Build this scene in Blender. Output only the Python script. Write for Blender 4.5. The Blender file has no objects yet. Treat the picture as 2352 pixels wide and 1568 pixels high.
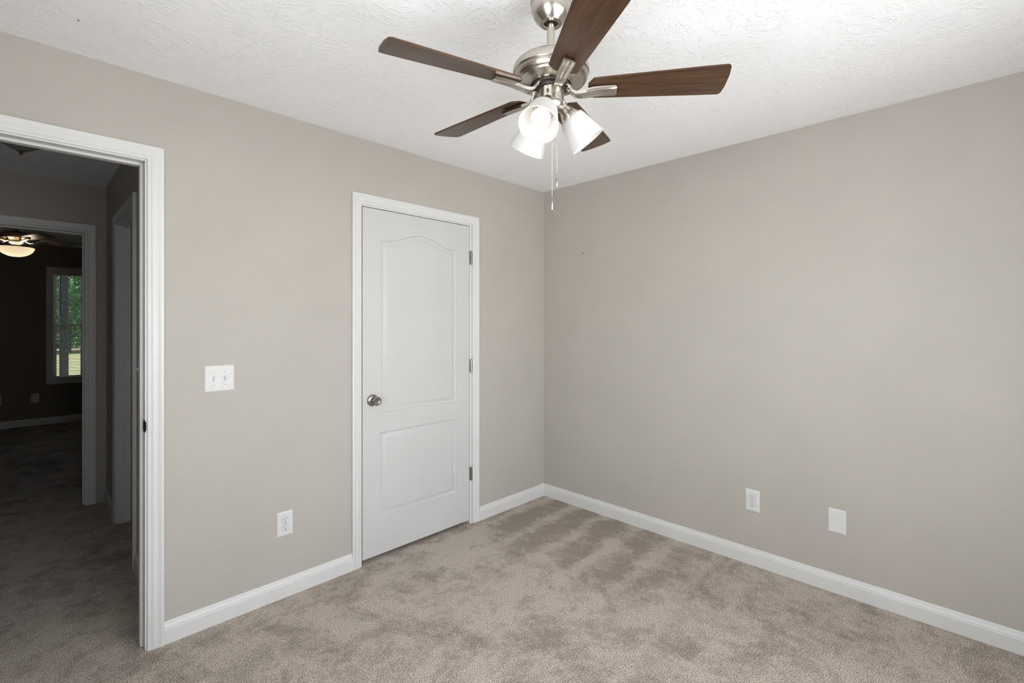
import bpy, bmesh, math, random
from mathutils import Vector, Matrix

random.seed(7)
SC = bpy.context.scene
COL = SC.collection
PI = math.pi
R = math.radians

# ------------------------------------------------------------------ camera, world, light, exposure
cam_d = bpy.data.cameras.new('camera')
cam = bpy.data.objects.new('camera', cam_d)
COL.objects.link(cam)
cam.location = (-2.926, -2.524, 1.388)
cam.rotation_euler = (R(90), 0, R(44.6 - 90))
cam_d.sensor_width = 36.0
cam_d.lens = 1097.0 / 2352.0 * 36.0
cam_d.shift_y = -43.0 / 2352.0
cam_d.clip_start = 0.02
SC.camera = cam

w = bpy.data.worlds.new('world')
SC.world = w
w.use_nodes = True
wn = w.node_tree
sky = wn.nodes.new('ShaderNodeTexSky')
sky.sky_type = 'NISHITA'
sky.sun_disc = False
sky.sun_elevation = R(50)
sky.sun_rotation = R(100)
wn.links.new(sky.outputs['Color'], wn.nodes['Background'].inputs['Color'])
wn.nodes['Background'].inputs['Strength'].default_value = 0.22

VS = SC.view_settings
VS.view_transform = 'Standard'
VS.look = 'None'
VS.gamma = 1.0
VS.use_curve_mapping = False
VS.exposure = 0.12


def lamp(name, kind, loc, rot, energy, color=(1, 1, 1), size=None, size_y=None):
    d = bpy.data.lights.new(name, kind)
    d.energy = energy
    d.color = color
    if kind == 'AREA':
        d.shape = 'RECTANGLE'
        d.size = size
        d.size_y = size_y
    o = bpy.data.objects.new(name, d)
    COL.objects.link(o)
    o.location = loc
    o.rotation_euler = rot
    return o


sun = lamp('sun', 'SUN', (8, 12, 10), (R(42), 0, R(90)), 8.5, (1.0, 0.95, 0.86))
sun.data.angle = R(0.6)
# area lamps added outside two unseen windows, standing in for bounced flash
lamp('rear_window_fill', 'AREA', (-1.62, -3.21, 1.35), (R(90 + 8), 0, 0), 76, (0.97, 0.985, 1.0), 2.30, 1.40)
lamp('side_window_fill', 'AREA', (-3.63, -2.20, 1.35), (R(90 + 26), 0, R(-90)), 46, (0.97, 0.985, 1.0), 1.0, 1.40)

# ------------------------------------------------------------------ materials


def new_mat(name):
    m = bpy.data.materials.new(name)
    m.use_nodes = True
    nt = m.node_tree
    return m, nt, nt.nodes['Principled BSDF']


def N(nt, kind, **kw):
    n = nt.nodes.new(kind)
    for k, v in kw.items():
        setattr(n, k, v)
    return n


def setin(n, **kw):
    for k, v in kw.items():
        n.inputs[k.replace('_', ' ')].default_value = v
    return n


def coords(nt, kind='Object', scale=(1, 1, 1)):
    tc = N(nt, 'ShaderNodeTexCoord')
    mp = N(nt, 'ShaderNodeMapping')
    mp.inputs['Scale'].default_value = scale
    nt.links.new(tc.outputs[kind], mp.inputs['Vector'])
    return mp.outputs['Vector']


def noise(nt, vec, scale, detail=2, rough=0.5, distort=0.0):
    n = N(nt, 'ShaderNodeTexNoise')
    n.inputs['Scale'].default_value = scale
    n.inputs['Detail'].default_value = detail
    n.inputs['Roughness'].default_value = rough
    n.inputs['Distortion'].default_value = distort
    nt.links.new(vec, n.inputs['Vector'])
    return n.outputs['Fac']


def ramp(nt, fac, stops):
    r = N(nt, 'ShaderNodeValToRGB')
    e = r.color_ramp.elements
    while len(e) < len(stops):
        e.new(0.5)
    for i, (p, c) in enumerate(stops):
        e[i].position = p
        e[i].color = (c[0], c[1], c[2], 1) if not isinstance(c, (int, float)) else (c, c, c, 1)
    nt.links.new(fac, r.inputs['Fac'])
    return r.outputs['Color']


def math_n(nt, op, a, b=None, c=None, clamp=False):
    n = N(nt, 'ShaderNodeMath', operation=op)
    n.use_clamp = clamp
    for i, v in enumerate((a, b, c)):
        if v is None:
            continue
        if isinstance(v, (int, float)):
            n.inputs[i].default_value = v
        else:
            nt.links.new(v, n.inputs[i])
    return n.outputs[0]


def bump(nt, bsdf, height, strength, dist):
    b = N(nt, 'ShaderNodeBump')
    b.inputs['Strength'].default_value = strength
    b.inputs['Distance'].default_value = dist
    nt.links.new(height, b.inputs['Height'])
    nt.links.new(b.outputs['Normal'], bsdf.inputs['Normal'])
    return b


def paint(name, col, rough=0.55, peel=0.15, peel_scale=260, spec=0.35):
    m, nt, b = new_mat(name)
    v = coords(nt)
    f = noise(nt, v, 3.0, 2)
    c0 = tuple(x * 0.975 for x in col)
    c1 = tuple(min(1, x * 1.02) for x in col)
    nt.links.new(ramp(nt, f, [(0.3, c0), (0.7, c1)]), b.inputs['Base Color'])
    b.inputs['Roughness'].default_value = rough
    b.inputs['Specular IOR Level'].default_value = spec
    if peel:
        bump(nt, b, noise(nt, v, peel_scale, 2), peel, 0.002)
    return m


def plain(name, col, rough=0.5, metal=0.0, spec=0.5):
    m, nt, b = new_mat(name)
    v = coords(nt)
    f = noise(nt, v, 40.0, 2)
    c0 = tuple(x * 0.95 for x in col)
    nt.links.new(ramp(nt, f, [(0.3, c0), (0.7, col)]), b.inputs['Base Color'])
    b.inputs['Roughness'].default_value = rough
    b.inputs['Metallic'].default_value = metal
    b.inputs['Specular IOR Level'].default_value = spec
    return m


def brushed(name, col, rough=0.28, scale=(6, 6, 400), amount=0.25):
    m, nt, b = new_mat(name)
    v = coords(nt, 'Object', scale)
    f = noise(nt, v, 3.0, 3)
    c0 = tuple(x * 0.94 for x in col)
    nt.links.new(ramp(nt, f, [(0.3, c0), (0.7, col)]), b.inputs['Base Color'])
    nt.links.new(ramp(nt, f, [(0.2, rough * 0.9), (0.8, rough * 1.12)]), b.inputs['Roughness'])
    b.inputs['Metallic'].default_value = 1.0
    bump(nt, b, f, amount, 0.0006)
    return m


def wood(name, dark, light, rough=0.36, spec=0.5):
    m, nt, b = new_mat(name)
    v = coords(nt, 'Object', (2.2, 34, 34))
    f = noise(nt, v, 2.6, 6, 0.62, 0.5)
    v2 = coords(nt, 'Object', (9, 240, 240))
    g = noise(nt, v2, 2.0, 3, 0.6)
    s = math_n(nt, 'ADD', math_n(nt, 'MULTIPLY', f, 0.65), math_n(nt, 'MULTIPLY', g, 0.35))
    nt.links.new(ramp(nt, s, [(0.34, dark), (0.66, light)]), b.inputs['Base Color'])
    b.inputs['Roughness'].default_value = rough
    b.inputs['Specular IOR Level'].default_value = spec
    bump(nt, b, g, 0.12, 0.0006)
    return m


def carpet_mat():
    m, nt, b = new_mat('carpet')
    v = coords(nt)
    # single tufts
    t1 = noise(nt, v, 205.0, 2, 0.7)
    t2 = noise(nt, v, 360.0, 2, 0.6)
    tuft = math_n(nt, 'ADD', math_n(nt, 'MULTIPLY', t1, 0.72), math_n(nt, 'MULTIPLY', t2, 0.28))
    # pile brushed one way or the other: foot marks and vacuum tracks
    p1 = noise(nt, v, 3.0, 6, 0.66, 0.8)
    p2 = noise(nt, v, 9.0, 6, 0.68, 0.6)
    p3 = noise(nt, v, 30.0, 4, 0.65, 0.4)
    pile = math_n(nt, 'ADD', math_n(nt, 'MULTIPLY', p1, 0.46), math_n(nt, 'MULTIPLY', p2, 0.34))
    pile = math_n(nt, 'ADD', pile, math_n(nt, 'MULTIPLY', p3, 0.20))
    sep = N(nt, 'ShaderNodeSeparateXYZ')
    nt.links.new(v, sep.inputs[0])
    wob = math_n(nt, 'MULTIPLY', math_n(nt, 'SUBTRACT', noise(nt, v, 2.6, 3), 0.5), 0.12)
    yy = math_n(nt, 'ADD', math_n(nt, 'ADD', sep.outputs['Y'], wob), math_n(nt, 'MULTIPLY', sep.outputs['X'], -0.04))
    track = math_n(nt, 'COSINE', math_n(nt, 'MULTIPLY', math_n(nt, 'ADD', yy, 0.60), 2 * PI / 0.265))
    track = math_n(nt, 'POWER', math_n(nt, 'MULTIPLY_ADD', track, 0.5, 0.5), 2.2)
    near = N(nt, 'ShaderNodeMapRange')
    near.interpolation_type = 'SMOOTHSTEP'
    near.inputs['From Min'].default_value = -1.30
    near.inputs['From Max'].default_value = -0.55
    nt.links.new(sep.outputs['X'], near.inputs['Value'])
    fadey = N(nt, 'ShaderNodeMapRange')
    fadey.interpolation_type = 'SMOOTHSTEP'
    fadey.inputs['From Min'].default_value = -1.75
    fadey.inputs['From Max'].default_value = -0.85
    nt.links.new(sep.outputs['Y'], fadey.inputs['Value'])
    where = math_n(nt, 'MULTIPLY', near.outputs[0], fadey.outputs[0])
    track = math_n(nt, 'MULTIPLY', math_n(nt, 'MULTIPLY_ADD', track, 0.13, -0.085), where)
    pile = math_n(nt, 'ADD', pile, track)
    # pile swept up in front of the closet door
    dv = N(nt, 'ShaderNodeVectorMath', operation='DISTANCE')
    nt.links.new(v, dv.inputs[0])
    dv.inputs[1].default_value = (-1.02, -0.24, 0)
    sweep = N(nt, 'ShaderNodeMapRange')
    sweep.interpolation_type = 'SMOOTHSTEP'
    sweep.inputs['From Min'].default_value = 0.30
    sweep.inputs['From Max'].default_value = 0.08
    nt.links.new(dv.outputs['Value'], sweep.inputs['Value'])
    pile = math_n(nt, 'ADD', pile, math_n(nt, 'MULTIPLY', sweep.outputs[0], 0.09))
    lo = ramp(nt, tuft, [(0.39, (0.095, 0.074, 0.058)), (0.49, (0.30, 0.256, 0.218)), (0.60, (0.50, 0.435, 0.375))])
    hi = ramp(nt, tuft, [(0.39, (0.165, 0.133, 0.108)), (0.49, (0.475, 0.414, 0.357)), (0.60, (0.77, 0.695, 0.618))])
    mix = N(nt, 'ShaderNodeMix', data_type='RGBA')
    nt.links.new(ramp(nt, pile, [(0.415, 0.0), (0.545, 1.0)]), mix.inputs['Factor'])
    nt.links.new(lo, mix.inputs['A'])
    nt.links.new(hi, mix.inputs['B'])
    nt.links.new(mix.outputs['Result'], b.inputs['Base Color'])
    b.inputs['Roughness'].default_value = 0.95
    b.inputs['Specular IOR Level'].default_value = 0.1
    bump(nt, b, tuft, 0.6, 0.004)
    return m


def ceiling_mat():
    """White ceiling with a stomped 'crow's foot' plaster texture: ridges fanning out from brush centres."""
    m, nt, b = new_mat('stomped_ceiling')
    b.inputs['Base Color'].default_value = (0.92, 0.92, 0.92, 1)
    b.inputs['Roughness'].default_value = 0.8
    b.inputs['Specular IOR Level'].default_value = 0.2
    base = coords(nt)
    heights = []
    for off, sc in (((0, 0, 0), 3.6), ((7.3, 2.1, 0), 4.4)):
        mp = N(nt, 'ShaderNodeMapping')
        mp.inputs['Location'].default_value = off
        nt.links.new(base, mp.inputs['Vector'])
        warp = N(nt, 'ShaderNodeTexNoise')
        warp.inputs['Scale'].default_value = 9
        nt.links.new(mp.outputs[0], warp.inputs['Vector'])
        wv = N(nt, 'ShaderNodeVectorMath', operation='MULTIPLY_ADD')
        nt.links.new(warp.outputs['Color'], wv.inputs[0])
        wv.inputs[1].default_value = (0.05, 0.05, 0)
        nt.links.new(mp.outputs[0], wv.inputs[2])
        vor = N(nt, 'ShaderNodeTexVoronoi', voronoi_dimensions='2D')
        vor.inputs['Scale'].default_value = sc
        nt.links.new(wv.outputs[0], vor.inputs['Vector'])
        d = N(nt, 'ShaderNodeVectorMath', operation='SUBTRACT')
        nt.links.new(wv.outputs[0], d.inputs[0])
        nt.links.new(vor.outputs['Position'], d.inputs[1])
        sep = N(nt, 'ShaderNodeSeparateXYZ')
        nt.links.new(d.outputs[0], sep.inputs[0])
        ang = math_n(nt, 'ARCTAN2', sep.outputs['Y'], sep.outputs['X'])
        rad = vor.outputs['Distance']
        cell = N(nt, 'ShaderNodeSeparateColor')
        nt.links.new(vor.outputs['Color'], cell.inputs[0])
        comb = N(nt, 'ShaderNodeCombineXYZ')
        nt.links.new(math_n(nt, 'MULTIPLY', ang, 6.5), comb.inputs[0])
        nt.links.new(math_n(nt, 'MULTIPLY', rad, 5.0), comb.inputs[1])
        nt.links.new(math_n(nt, 'MULTIPLY', cell.outputs[0], 37.0), comb.inputs[2])
        f = noise(nt, comb.outputs[0], 1.0, 2.5, 0.6, 0.25)
        ridge = ramp(nt, f, [(0.545, 0.0), (0.60, 1.0), (0.70, 0.6)])
        fade = ramp(nt, rad, [(0.10, 0.0), (0.28, 1.0), (0.62, 1.0), (0.85, 0.15)])
        patch = ramp(nt, noise(nt, mp.outputs[0], 3.0, 2), [(0.36, 0.45), (0.52, 1.0)])
        heights.append(math_n(nt, 'MULTIPLY', math_n(nt, 'MULTIPLY', ridge, fade), patch))
    h = math_n(nt, 'MAXIMUM', heights[0], heights[1])
    fine = math_n(nt, 'MULTIPLY', noise(nt, base, 55, 3, 0.6), 0.15)
    bump(nt, b, math_n(nt, 'ADD', h, fine), 0.48, 0.0032)
    return m


def glass_mat():
    m, nt, b = new_mat('window_glass')
    b.inputs['Base Color'].default_value = (0.96, 0.98, 0.97, 1)
    b.inputs['Roughness'].default_value = 0.0
    tr = N(nt, 'ShaderNodeBsdfTransparent')
    gl = N(nt, 'ShaderNodeBsdfGlossy')
    gl.inputs['Roughness'].default_value = 0.02
    fr = N(nt, 'ShaderNodeFresnel')
    fr.inputs['IOR'].default_value = 1.45
    mx = N(nt, 'ShaderNodeMixShader')
    nt.links.new(math_n(nt, 'MULTIPLY', fr.outputs[0], 0.6), mx.inputs[0])
    nt.links.new(tr.outputs[0], mx.inputs[1])
    nt.links.new(gl.outputs[0], mx.inputs[2])
    nt.links.new(mx.outputs[0], nt.nodes['Material Output'].inputs['Surface'])
    return m


def frosted(name, col, transl, tcol=None):
    m, nt, b = new_mat(name)
    b.inputs['Base Color'].default_value = (*col, 1)
    b.inputs['Roughness'].default_value = 0.35
    t = N(nt, 'ShaderNodeBsdfTranslucent')
    t.inputs['Color'].default_value = (*(tcol or col), 1)
    mx = N(nt, 'ShaderNodeMixShader')
    mx.inputs[0].default_value = transl
    nt.links.new(b.outputs[0], mx.inputs[1])
    nt.links.new(t.outputs[0], mx.inputs[2])
    nt.links.new(mx.outputs[0], nt.nodes['Material Output'].inputs['Surface'])
    return m


def glow(name, col, strength):
    m, nt, b = new_mat(name)
    b.inputs['Base Color'].default_value = (0.9, 0.9, 0.9, 1)
    b.inputs['Emission Color'].default_value = (*col, 1)
    b.inputs['Emission Strength'].default_value = strength
    return m


WALL = paint('wall_paint_greige', (0.448, 0.418, 0.380), 0.6, 0.22, 330)
WALL_SHADED = paint('wall_paint_shaded', (0.215, 0.165, 0.112), 0.6, 0.22, 330)  # dimness of the far bedroom put into a darker wall colour
TRIM = paint('trim_paint_white', (0.655, 0.655, 0.642), 0.38, 0.05, 90, 0.5)
DOOR = paint('door_paint_white', (0.56, 0.56, 0.547), 0.42, 0.10, 210, 0.45)
PLATE = plain('cover_plate_white', (0.67, 0.67, 0.655), 0.42, 0.0, 0.3)
PLATE_GLOSS = plain('cover_plate_gloss', (0.82, 0.82, 0.80), 0.16)
SLOT = plain('slot_dark', (0.03, 0.025, 0.02), 0.6)
CARPET = carpet_mat()
CEIL = ceiling_mat()
GLASS = glass_mat()
NICKEL = brushed('brushed_nickel', (0.54, 0.50, 0.45), 0.25, (3, 3, 220), 0.06)
NICKEL_SMOOTH = brushed('satin_nickel', (0.62, 0.58, 0.525), 0.2, (40, 40, 40), 0.05)
NICKEL_DARK = brushed('dull_nickel', (0.36, 0.335, 0.305), 0.27, (60, 60, 60), 0.05)
BLACK = plain('flywheel_black', (0.035, 0.026, 0.02), 0.45)
WALNUT = wood('walnut_blade', (0.024, 0.0125, 0.008), (0.088, 0.044, 0.0235), 0.33)
WB = WALNUT.node_tree.nodes['Principled BSDF']
WB.inputs['IOR'].default_value = 1.5
WB.inputs['Specular Tint'].default_value = (1.0, 0.82, 0.62, 1)
WALNUT_B = wood('bronze_room_blade', (0.06, 0.034, 0.024), (0.14, 0.088, 0.062), 0.45, 0.4)
BRONZE = brushed('fan_bronze', (0.30, 0.22, 0.15), 0.3)
SHADE = frosted('frosted_glass_shade', (0.68, 0.68, 0.675), 0.34, (0.95, 0.945, 0.93))
BULB = glow('bulb_glow', (1.0, 0.92, 0.82), 1.7)
BOWL = frosted('opal_glass_bowl', (0.93, 0.90, 0.84), 0.6)
BOWL_BULB = glow('bowl_bulb_glow', (1.0, 0.86, 0.66), 34.0)
DISH = frosted('hall_light_glass', (0.30, 0.31, 0.29), 0.35)
CHAIN = brushed('bead_chain', (0.85, 0.82, 0.76), 0.2, (30, 30, 30), 0.0)
BLIND = frosted('blind_slat_white', (0.75, 0.74, 0.70), 0.25)
LAWN = None

# ------------------------------------------------------------------ mesh helpers


def link(name, me, mat=None, parent=None, loc=None, smooth=None):
    o = bpy.data.objects.new(name, me)
    COL.objects.link(o)
    if mat is not None and not me.materials:
        me.materials.append(mat)
    if parent is not None:
        o.parent = parent
    if loc is not None:
        o.location = loc
    return o


def to_mesh(bm, name, smooth=None):
    bmesh.ops.recalc_face_normals(bm, faces=bm.faces)
    me = bpy.data.meshes.new(name)
    if smooth is not None:
        for f in bm.faces:
            f.smooth = True
        for e in bm.edges:
            if len(e.link_faces) == 2:
                e.smooth = e.calc_face_angle(0) < R(smooth)
    bm.to_mesh(me)
    bm.free()
    return me


def obj(name, bm, mat, parent=None, loc=None, smooth=None):
    return link(name, to_mesh(bm, name, smooth), mat, parent, loc)


def empty(name, loc, rz=0.0):
    o = bpy.data.objects.new(name, None)
    COL.objects.link(o)
    o.location = loc
    o.rotation_euler = (0, 0, rz)
    o.empty_display_size = 0.1
    return o


def tag(o, label=None, cat=None, group=None, kind=None):
    for k, v in (('label', label), ('category', cat), ('group', group), ('kind', kind)):
        if v:
            o[k] = v
    return o


def structure(o):
    o['kind'] = 'structure'
    return o


def copy_tree(o, parent=None):
    c = o.copy()
    COL.objects.link(c)
    if parent is not None:
        c.parent = parent
    for ch in [k for k in COL.objects if k.parent == o]:
        copy_tree(ch, c)
    return c


def box(bm, x0, x1, y0, y1, z0, z1, bevel=0.0, seg=2):
    vs = [bm.verts.new((x, y, z)) for x in (x0, x1) for y in (y0, y1) for z in (z0, z1)]
    q = [(0, 1, 3, 2), (4, 6, 7, 5), (0, 4, 5, 1), (2, 3, 7, 6), (0, 2, 6, 4), (1, 5, 7, 3)]
    fs = [bm.faces.new([vs[i] for i in f]) for f in q]
    if bevel:
        es = list({e for f in fs for e in f.edges})
        bmesh.ops.bevel(bm, geom=es, offset=bevel, segments=seg, profile=0.7, affect='EDGES')
    return bm


def boxes(*args):
    bm = bmesh.new()
    for a in args:
        box(bm, *a)
    return bm


def lathe(bm, prof, seg=48, M=None, close=False):
    """prof: list of (r, z); revolve about z. M: Matrix to place."""
    rings = []
    for r, z in prof:
        if r < 1e-6:
            p = Vector((0, 0, z))
            rings.append([bm.verts.new(M @ p if M else p)])
        else:
            ring = []
            for i in range(seg):
                a = 2 * PI * i / seg
                p = Vector((r * math.cos(a), r * math.sin(a), z))
                ring.append(bm.verts.new(M @ p if M else p))
            rings.append(ring)
    pairs = list(zip(rings, rings[1:]))
    if close:
        pairs.append((rings[-1], rings[0]))
    for a, b in pairs:
        if len(a) == 1 and len(b) == 1:
            continue
        for i in range(seg):
            j = (i + 1) % seg
            if len(a) == 1:
                bm.faces.new((a[0], b[i], b[j]))
            elif len(b) == 1:
                bm.faces.new((a[i], b[0], a[j]))
            else:
                bm.faces.new((a[i], b[i], b[j], a[j]))
    return bm


def tube(bm, pts, rad, seg=16, cap=True):
    """round tube along pts (list of Vector); rad a number or a list."""
    pts = [Vector(p) for p in pts]
    n = len(pts)
    if isinstance(rad, (int, float)):
        rad = [rad] * n
    rings = []
    t0 = (pts[1] - pts[0]).normalized()
    u = t0.orthogonal().normalized()
    for i in range(n):
        t = (pts[min(i + 1, n - 1)] - pts[max(i - 1, 0)]).normalized()
        u = (u - t * u.dot(t)).normalized()
        v = t.cross(u)
        rings.append([bm.verts.new(pts[i] + (u * math.cos(a) + v * math.sin(a)) * rad[i])
                      for a in (2 * PI * k / seg for k in range(seg))])
    for a, b in zip(rings, rings[1:]):
        for i in range(seg):
            bm.faces.new((a[i], a[(i + 1) % seg], b[(i + 1) % seg], b[i]))
    if cap:
        bm.faces.new(rings[0][::-1])
        bm.faces.new(rings[-1])
    return bm


def axis_matrix(origin, d):
    d = Vector(d).normalized()
    q = Vector((0, 0, 1)).rotation_difference(d)
    return Matrix.Translation(origin) @ q.to_matrix().to_4x4()


def frame_sweep(bm, prof, path, closed, to3):
    """Mitred moulding: prof = [(u outward, t thickness)], path(u) -> list of 2-D corners at that outward offset."""
    rows = []
    for u, t in prof:
        rows.append([bm.verts.new(to3(p[0], p[1], t)) for p in path(u)])
    n = len(rows[0])
    m = len(rows)
    for k in range(m):
        a, b = rows[k], rows[(k + 1) % m]
        for i in range(n if closed else n - 1):
            j = (i + 1) % n
            bm.faces.new((a[i], a[j], b[j], b[i]))
    if not closed:
        bm.faces.new([r[0] for r in rows])
        bm.faces.new([r[-1] for r in rows][::-1])
    return bm


CASING = [(0, 0), (0, .0085), (.003, .0105), (.008, .0105), (.010, .0082), (.0125, .0082), (.017, .0125), (.024, .0135),
          (.030, .0125), (.040, .0145), (.043, .0165), (.045, .0175), (.055, .0175), (.057, .0155), (.057, 0)]


def casing_bm(x0, x1, zt, to3, prof=CASING):
    bm = bmesh.new()
    frame_sweep(bm, prof, lambda u: [(x0 - u, 0), (x0 - u, zt + u), (x1 + u, zt + u), (x1 + u, 0)], False, to3)
    return bm


def picture_casing_bm(x0, x1, z0, z1, to3, prof=CASING):
    bm = bmesh.new()
    frame_sweep(bm, prof, lambda u: [(x0 - u, z0 - u), (x0 - u, z1 + u), (x1 + u, z1 + u), (x1 + u, z0 - u)], True, to3)
    return bm


BASE = [(0, 0), (.014, 0), (.014, .062), (.0125, .067), (.0125, .071), (.0105, .077), (.007, .083), (.0055, .090), (.004, .095), (0, .095)]


def baseboard(name, p, q, nrm, miter_p=0.0, miter_q=0.0):
    """skirting from p to q along the wall; nrm points into the room; miter: +1 inside corner."""
    p, q, nrm = Vector((*p, 0)), Vector((*q, 0)), Vector((*nrm, 0))
    d = (q - p).normalized()
    bm = bmesh.new()
    a = [bm.verts.new(p + nrm * t + d * (t * miter_p) + Vector((0, 0, z))) for t, z in BASE]
    b = [bm.verts.new(q + nrm * t - d * (t * miter_q) + Vector((0, 0, z))) for t, z in BASE]
    n = len(BASE)
    for i in range(n):
        j = (i + 1) % n
        bm.faces.new((a[i], a[j], b[j], b[i]))
    bm.faces.new(a)
    bm.faces.new(b[::-1])
    return structure(obj(name, bm, TRIM))


# ------------------------------------------------------------------ the setting
H = 2.44
XW, YR = -3.50, -3.08          # side wall and rear wall of the bedroom
HX, HY0, HY1 = -2.495, 0.12, 2.34   # hall: right wall face, near face, far face
Y2A, Y2B = 2.46, 6.60          # second bedroom near and far faces

structure(obj('floor', boxes((-6.0, .12, -3.2, 6.75, -.2, 0)), CARPET))
structure(obj('ceiling', boxes((-6.0, .12, -3.2, 6.75, H, H + .2)), CEIL))

DOORWAY = (-3.369, -2.560, 2.090)    # rough openings x0, x1, top
CLOSET = (-1.608, -.764, 2.074)
structure(obj('wall_left', boxes(
    (-6.0, DOORWAY[0], 0, .12, 0, H), (DOORWAY[0], DOORWAY[1], 0, .12, DOORWAY[2], H),
    (DOORWAY[1], CLOSET[0], 0, .12, 0, H), (CLOSET[0], CLOSET[1], 0, .12, CLOSET[2], H),
    (CLOSET[1], 0, 0, .12, 0, H)), WALL))
structure(obj('wall_right', boxes((0, .12, -3.2, 6.75, 0, H)), WALL))
RW = (-3.02, -.68, .60, 2.10)       # rear window opening, widened for the added fill lamp; x0 x1 z0 z1
structure(obj('wall_rear', boxes(
    (XW - .12, RW[0], YR - .12, YR, 0, H), (RW[1], 0, YR - .12, YR, 0, H),
    (RW[0], RW[1], YR - .12, YR, 0, RW[2]), (RW[0], RW[1], YR - .12, YR, RW[3], H)), WALL))
SW = (-2.72, -1.68, .60, 2.10)       # unseen side window added for the fill light; opening y0 y1 z0 z1
structure(obj('wall_side', boxes(
    (XW - .12, XW, YR, SW[0], 0, H), (XW - .12, XW, SW[1], 0, 0, H),
    (XW - .12, XW, SW[0], SW[1], 0, SW[2]), (XW - .12, XW, SW[0], SW[1], SW[3], H)), WALL))

# hall beyond the doorway
HD = (.935, 1.735, 2.074)            # hall side door opening y0 y1 top
structure(obj('wall_hall_side', boxes(
    (HX, HX + .12, HY0, HD[0], 0, H), (HX, HX + .12, HD[0], HD[1], HD[2], H), (HX, HX + .12, HD[1], HY1, 0, H)), WALL))
FD = (-3.44, -2.606, 2.090)          # far doorway x0 x1 top
structure(obj('wall_hall_far', boxes(
    (-6.0, FD[0], HY1, Y2A, 0, H), (FD[0], FD[1], HY1, Y2A, FD[2], H), (FD[1], 0, HY1, Y2A, 0, H)), WALL))
structure(obj('wall_hall_near', boxes((-6.12, -6.0, HY0, HY1, 0, H)), WALL))
structure(obj('wall_closet_back', boxes((HX + .12, 0, .75, .80, 0, H)), WALL))
# second bedroom
W1 = (-2.69, -1.83, .60, 2.10)       # its window opening
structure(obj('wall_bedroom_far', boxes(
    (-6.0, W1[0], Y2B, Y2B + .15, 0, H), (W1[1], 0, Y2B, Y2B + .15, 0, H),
    (W1[0], W1[1], Y2B, Y2B + .15, 0, W1[2]), (W1[0], W1[1], Y2B, Y2B + .15, W1[3], H)), WALL_SHADED))
structure(obj('wall_bedroom_right', boxes((-.90, -.80, Y2A, Y2B, 0, H)), WALL_SHADED))
structure(obj('wall_bedroom_left', boxes((-5.2, -5.1, Y2A, Y2B, 0, H)), WALL_SHADED))

# baseboards
baseboard('baseboard_left', (-2.513, 0), (-1.645, 0), (0, -1))
baseboard('baseboard_left_corner', (-.703, 0), (0, 0), (0, -1), 0, 1)
baseboard('baseboard_right', (0, 0), (0, YR), (-1, 0), 1, 1)
baseboard('baseboard_rear', (0, YR), (XW, YR), (0, 1), 1, 1)
baseboard('baseboard_side', (XW, YR), (XW, 0), (1, 0), 1, 1)
baseboard('baseboard_hall_side_near', (HX, HY0), (HX, HD[0] - .057), (-1, 0))
baseboard('baseboard_hall_side_far', (HX, HD[1] + .057), (HX, HY1), (-1, 0), 0, 1)
baseboard('baseboard_hall_far', (-6.0, HY1), (-3.488, HY1), (0, -1))
baseboard('baseboard_bedroom_far', (-5.1, Y2B), (-.9, Y2B), (0, -1))


# ------------------------------------------------------------------ doorway trims
def jamb_bm(x0, x1, zt, y0, y1, th=.018, stop=None, axis='x'):
    """jamb legs and head lining the opening; inner faces at x0, x1, zt. stop=(ya, yb, t)."""
    parts = [(x0 - th, x0, y0, y1, 0, zt + th), (x1, x1 + th, y0, y1, 0, zt + th), (x0, x1, y0, y1, zt, zt + th)]
    if stop:
        ya, yb, t = stop
        parts += [(x0, x0 + t, ya, yb, 0, zt), (x1 - t, x1, ya, yb, 0, zt), (x0 + t, x1 - t, ya, yb, zt - t, zt)]
    bm = bmesh.new()
    for p in parts:
        if axis == 'y':
            p = (p[2], p[3], p[0], p[1], p[4], p[5])
        box(bm, *p, bevel=.0015, seg=1)
    return bm


left3 = lambda a, z, t: (a, -t, z)               # on the bedroom face of wall_left
t1 = structure(obj('trim_1', casing_bm(-3.361, -2.570, 2.080, left3), TRIM, smooth=40))
obj('jamb', jamb_bm(-3.351, -2.578, 2.072, -.001, .121, stop=(.042, .078, .011)), TRIM, t1)
back3 = lambda a, z, t: (a, .12 + t, z)
obj('casing', casing_bm(-3.361, -2.570, 2.080, back3), TRIM, t1, smooth=40)
# strike plate with its rounded lip curling over the edge of the right jamb
bm = bmesh.new()
box(bm, -2.5806, -2.5779, -.001, .030, .926, .975, .001, 1)
lip = [(-2.5806, .010), (-2.5806, .004), (-2.5806, -.0015), (-2.5802, -.0055), (-2.5790, -.0095), (-2.5772, -.0120), (-2.5750, -.0128)]
rows = []
for k, (x, y) in enumerate(lip):
    u = max(0, (k - 1) / (len(lip) - 1))
    h = .0275 * math.sqrt(max(0.02, 1 - u * u))
    rows.append([bm.verts.new((x, y, .9505 + h * t)) for t in (-1, -.5, 0, .5, 1)])
for a, b in zip(rows, rows[1:]):
    for i in range(4):
        bm.faces.new((a[i], a[i + 1], b[i + 1], b[i]))
sp = obj('strike_plate', bm, brushed('dark_bronze_strike', (.085, .075, .066), .42, (60, 60, 60), .02), t1, smooth=50)
obj('latch_hole', boxes((-2.5811, -2.5807, .009, .021, .937, .964)), SLOT, sp)

t2 = structure(obj('trim_2', casing_bm(-1.592, -.761, 2.066, left3,
                                       [(u * 58 / 57, t * .85) for u, t in CASING]), TRIM, smooth=40))
obj('jamb', jamb_bm(-1.590, -.782, 2.0565, -.001, .12, stop=(.045, .08, .011)), TRIM, t2)

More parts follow.
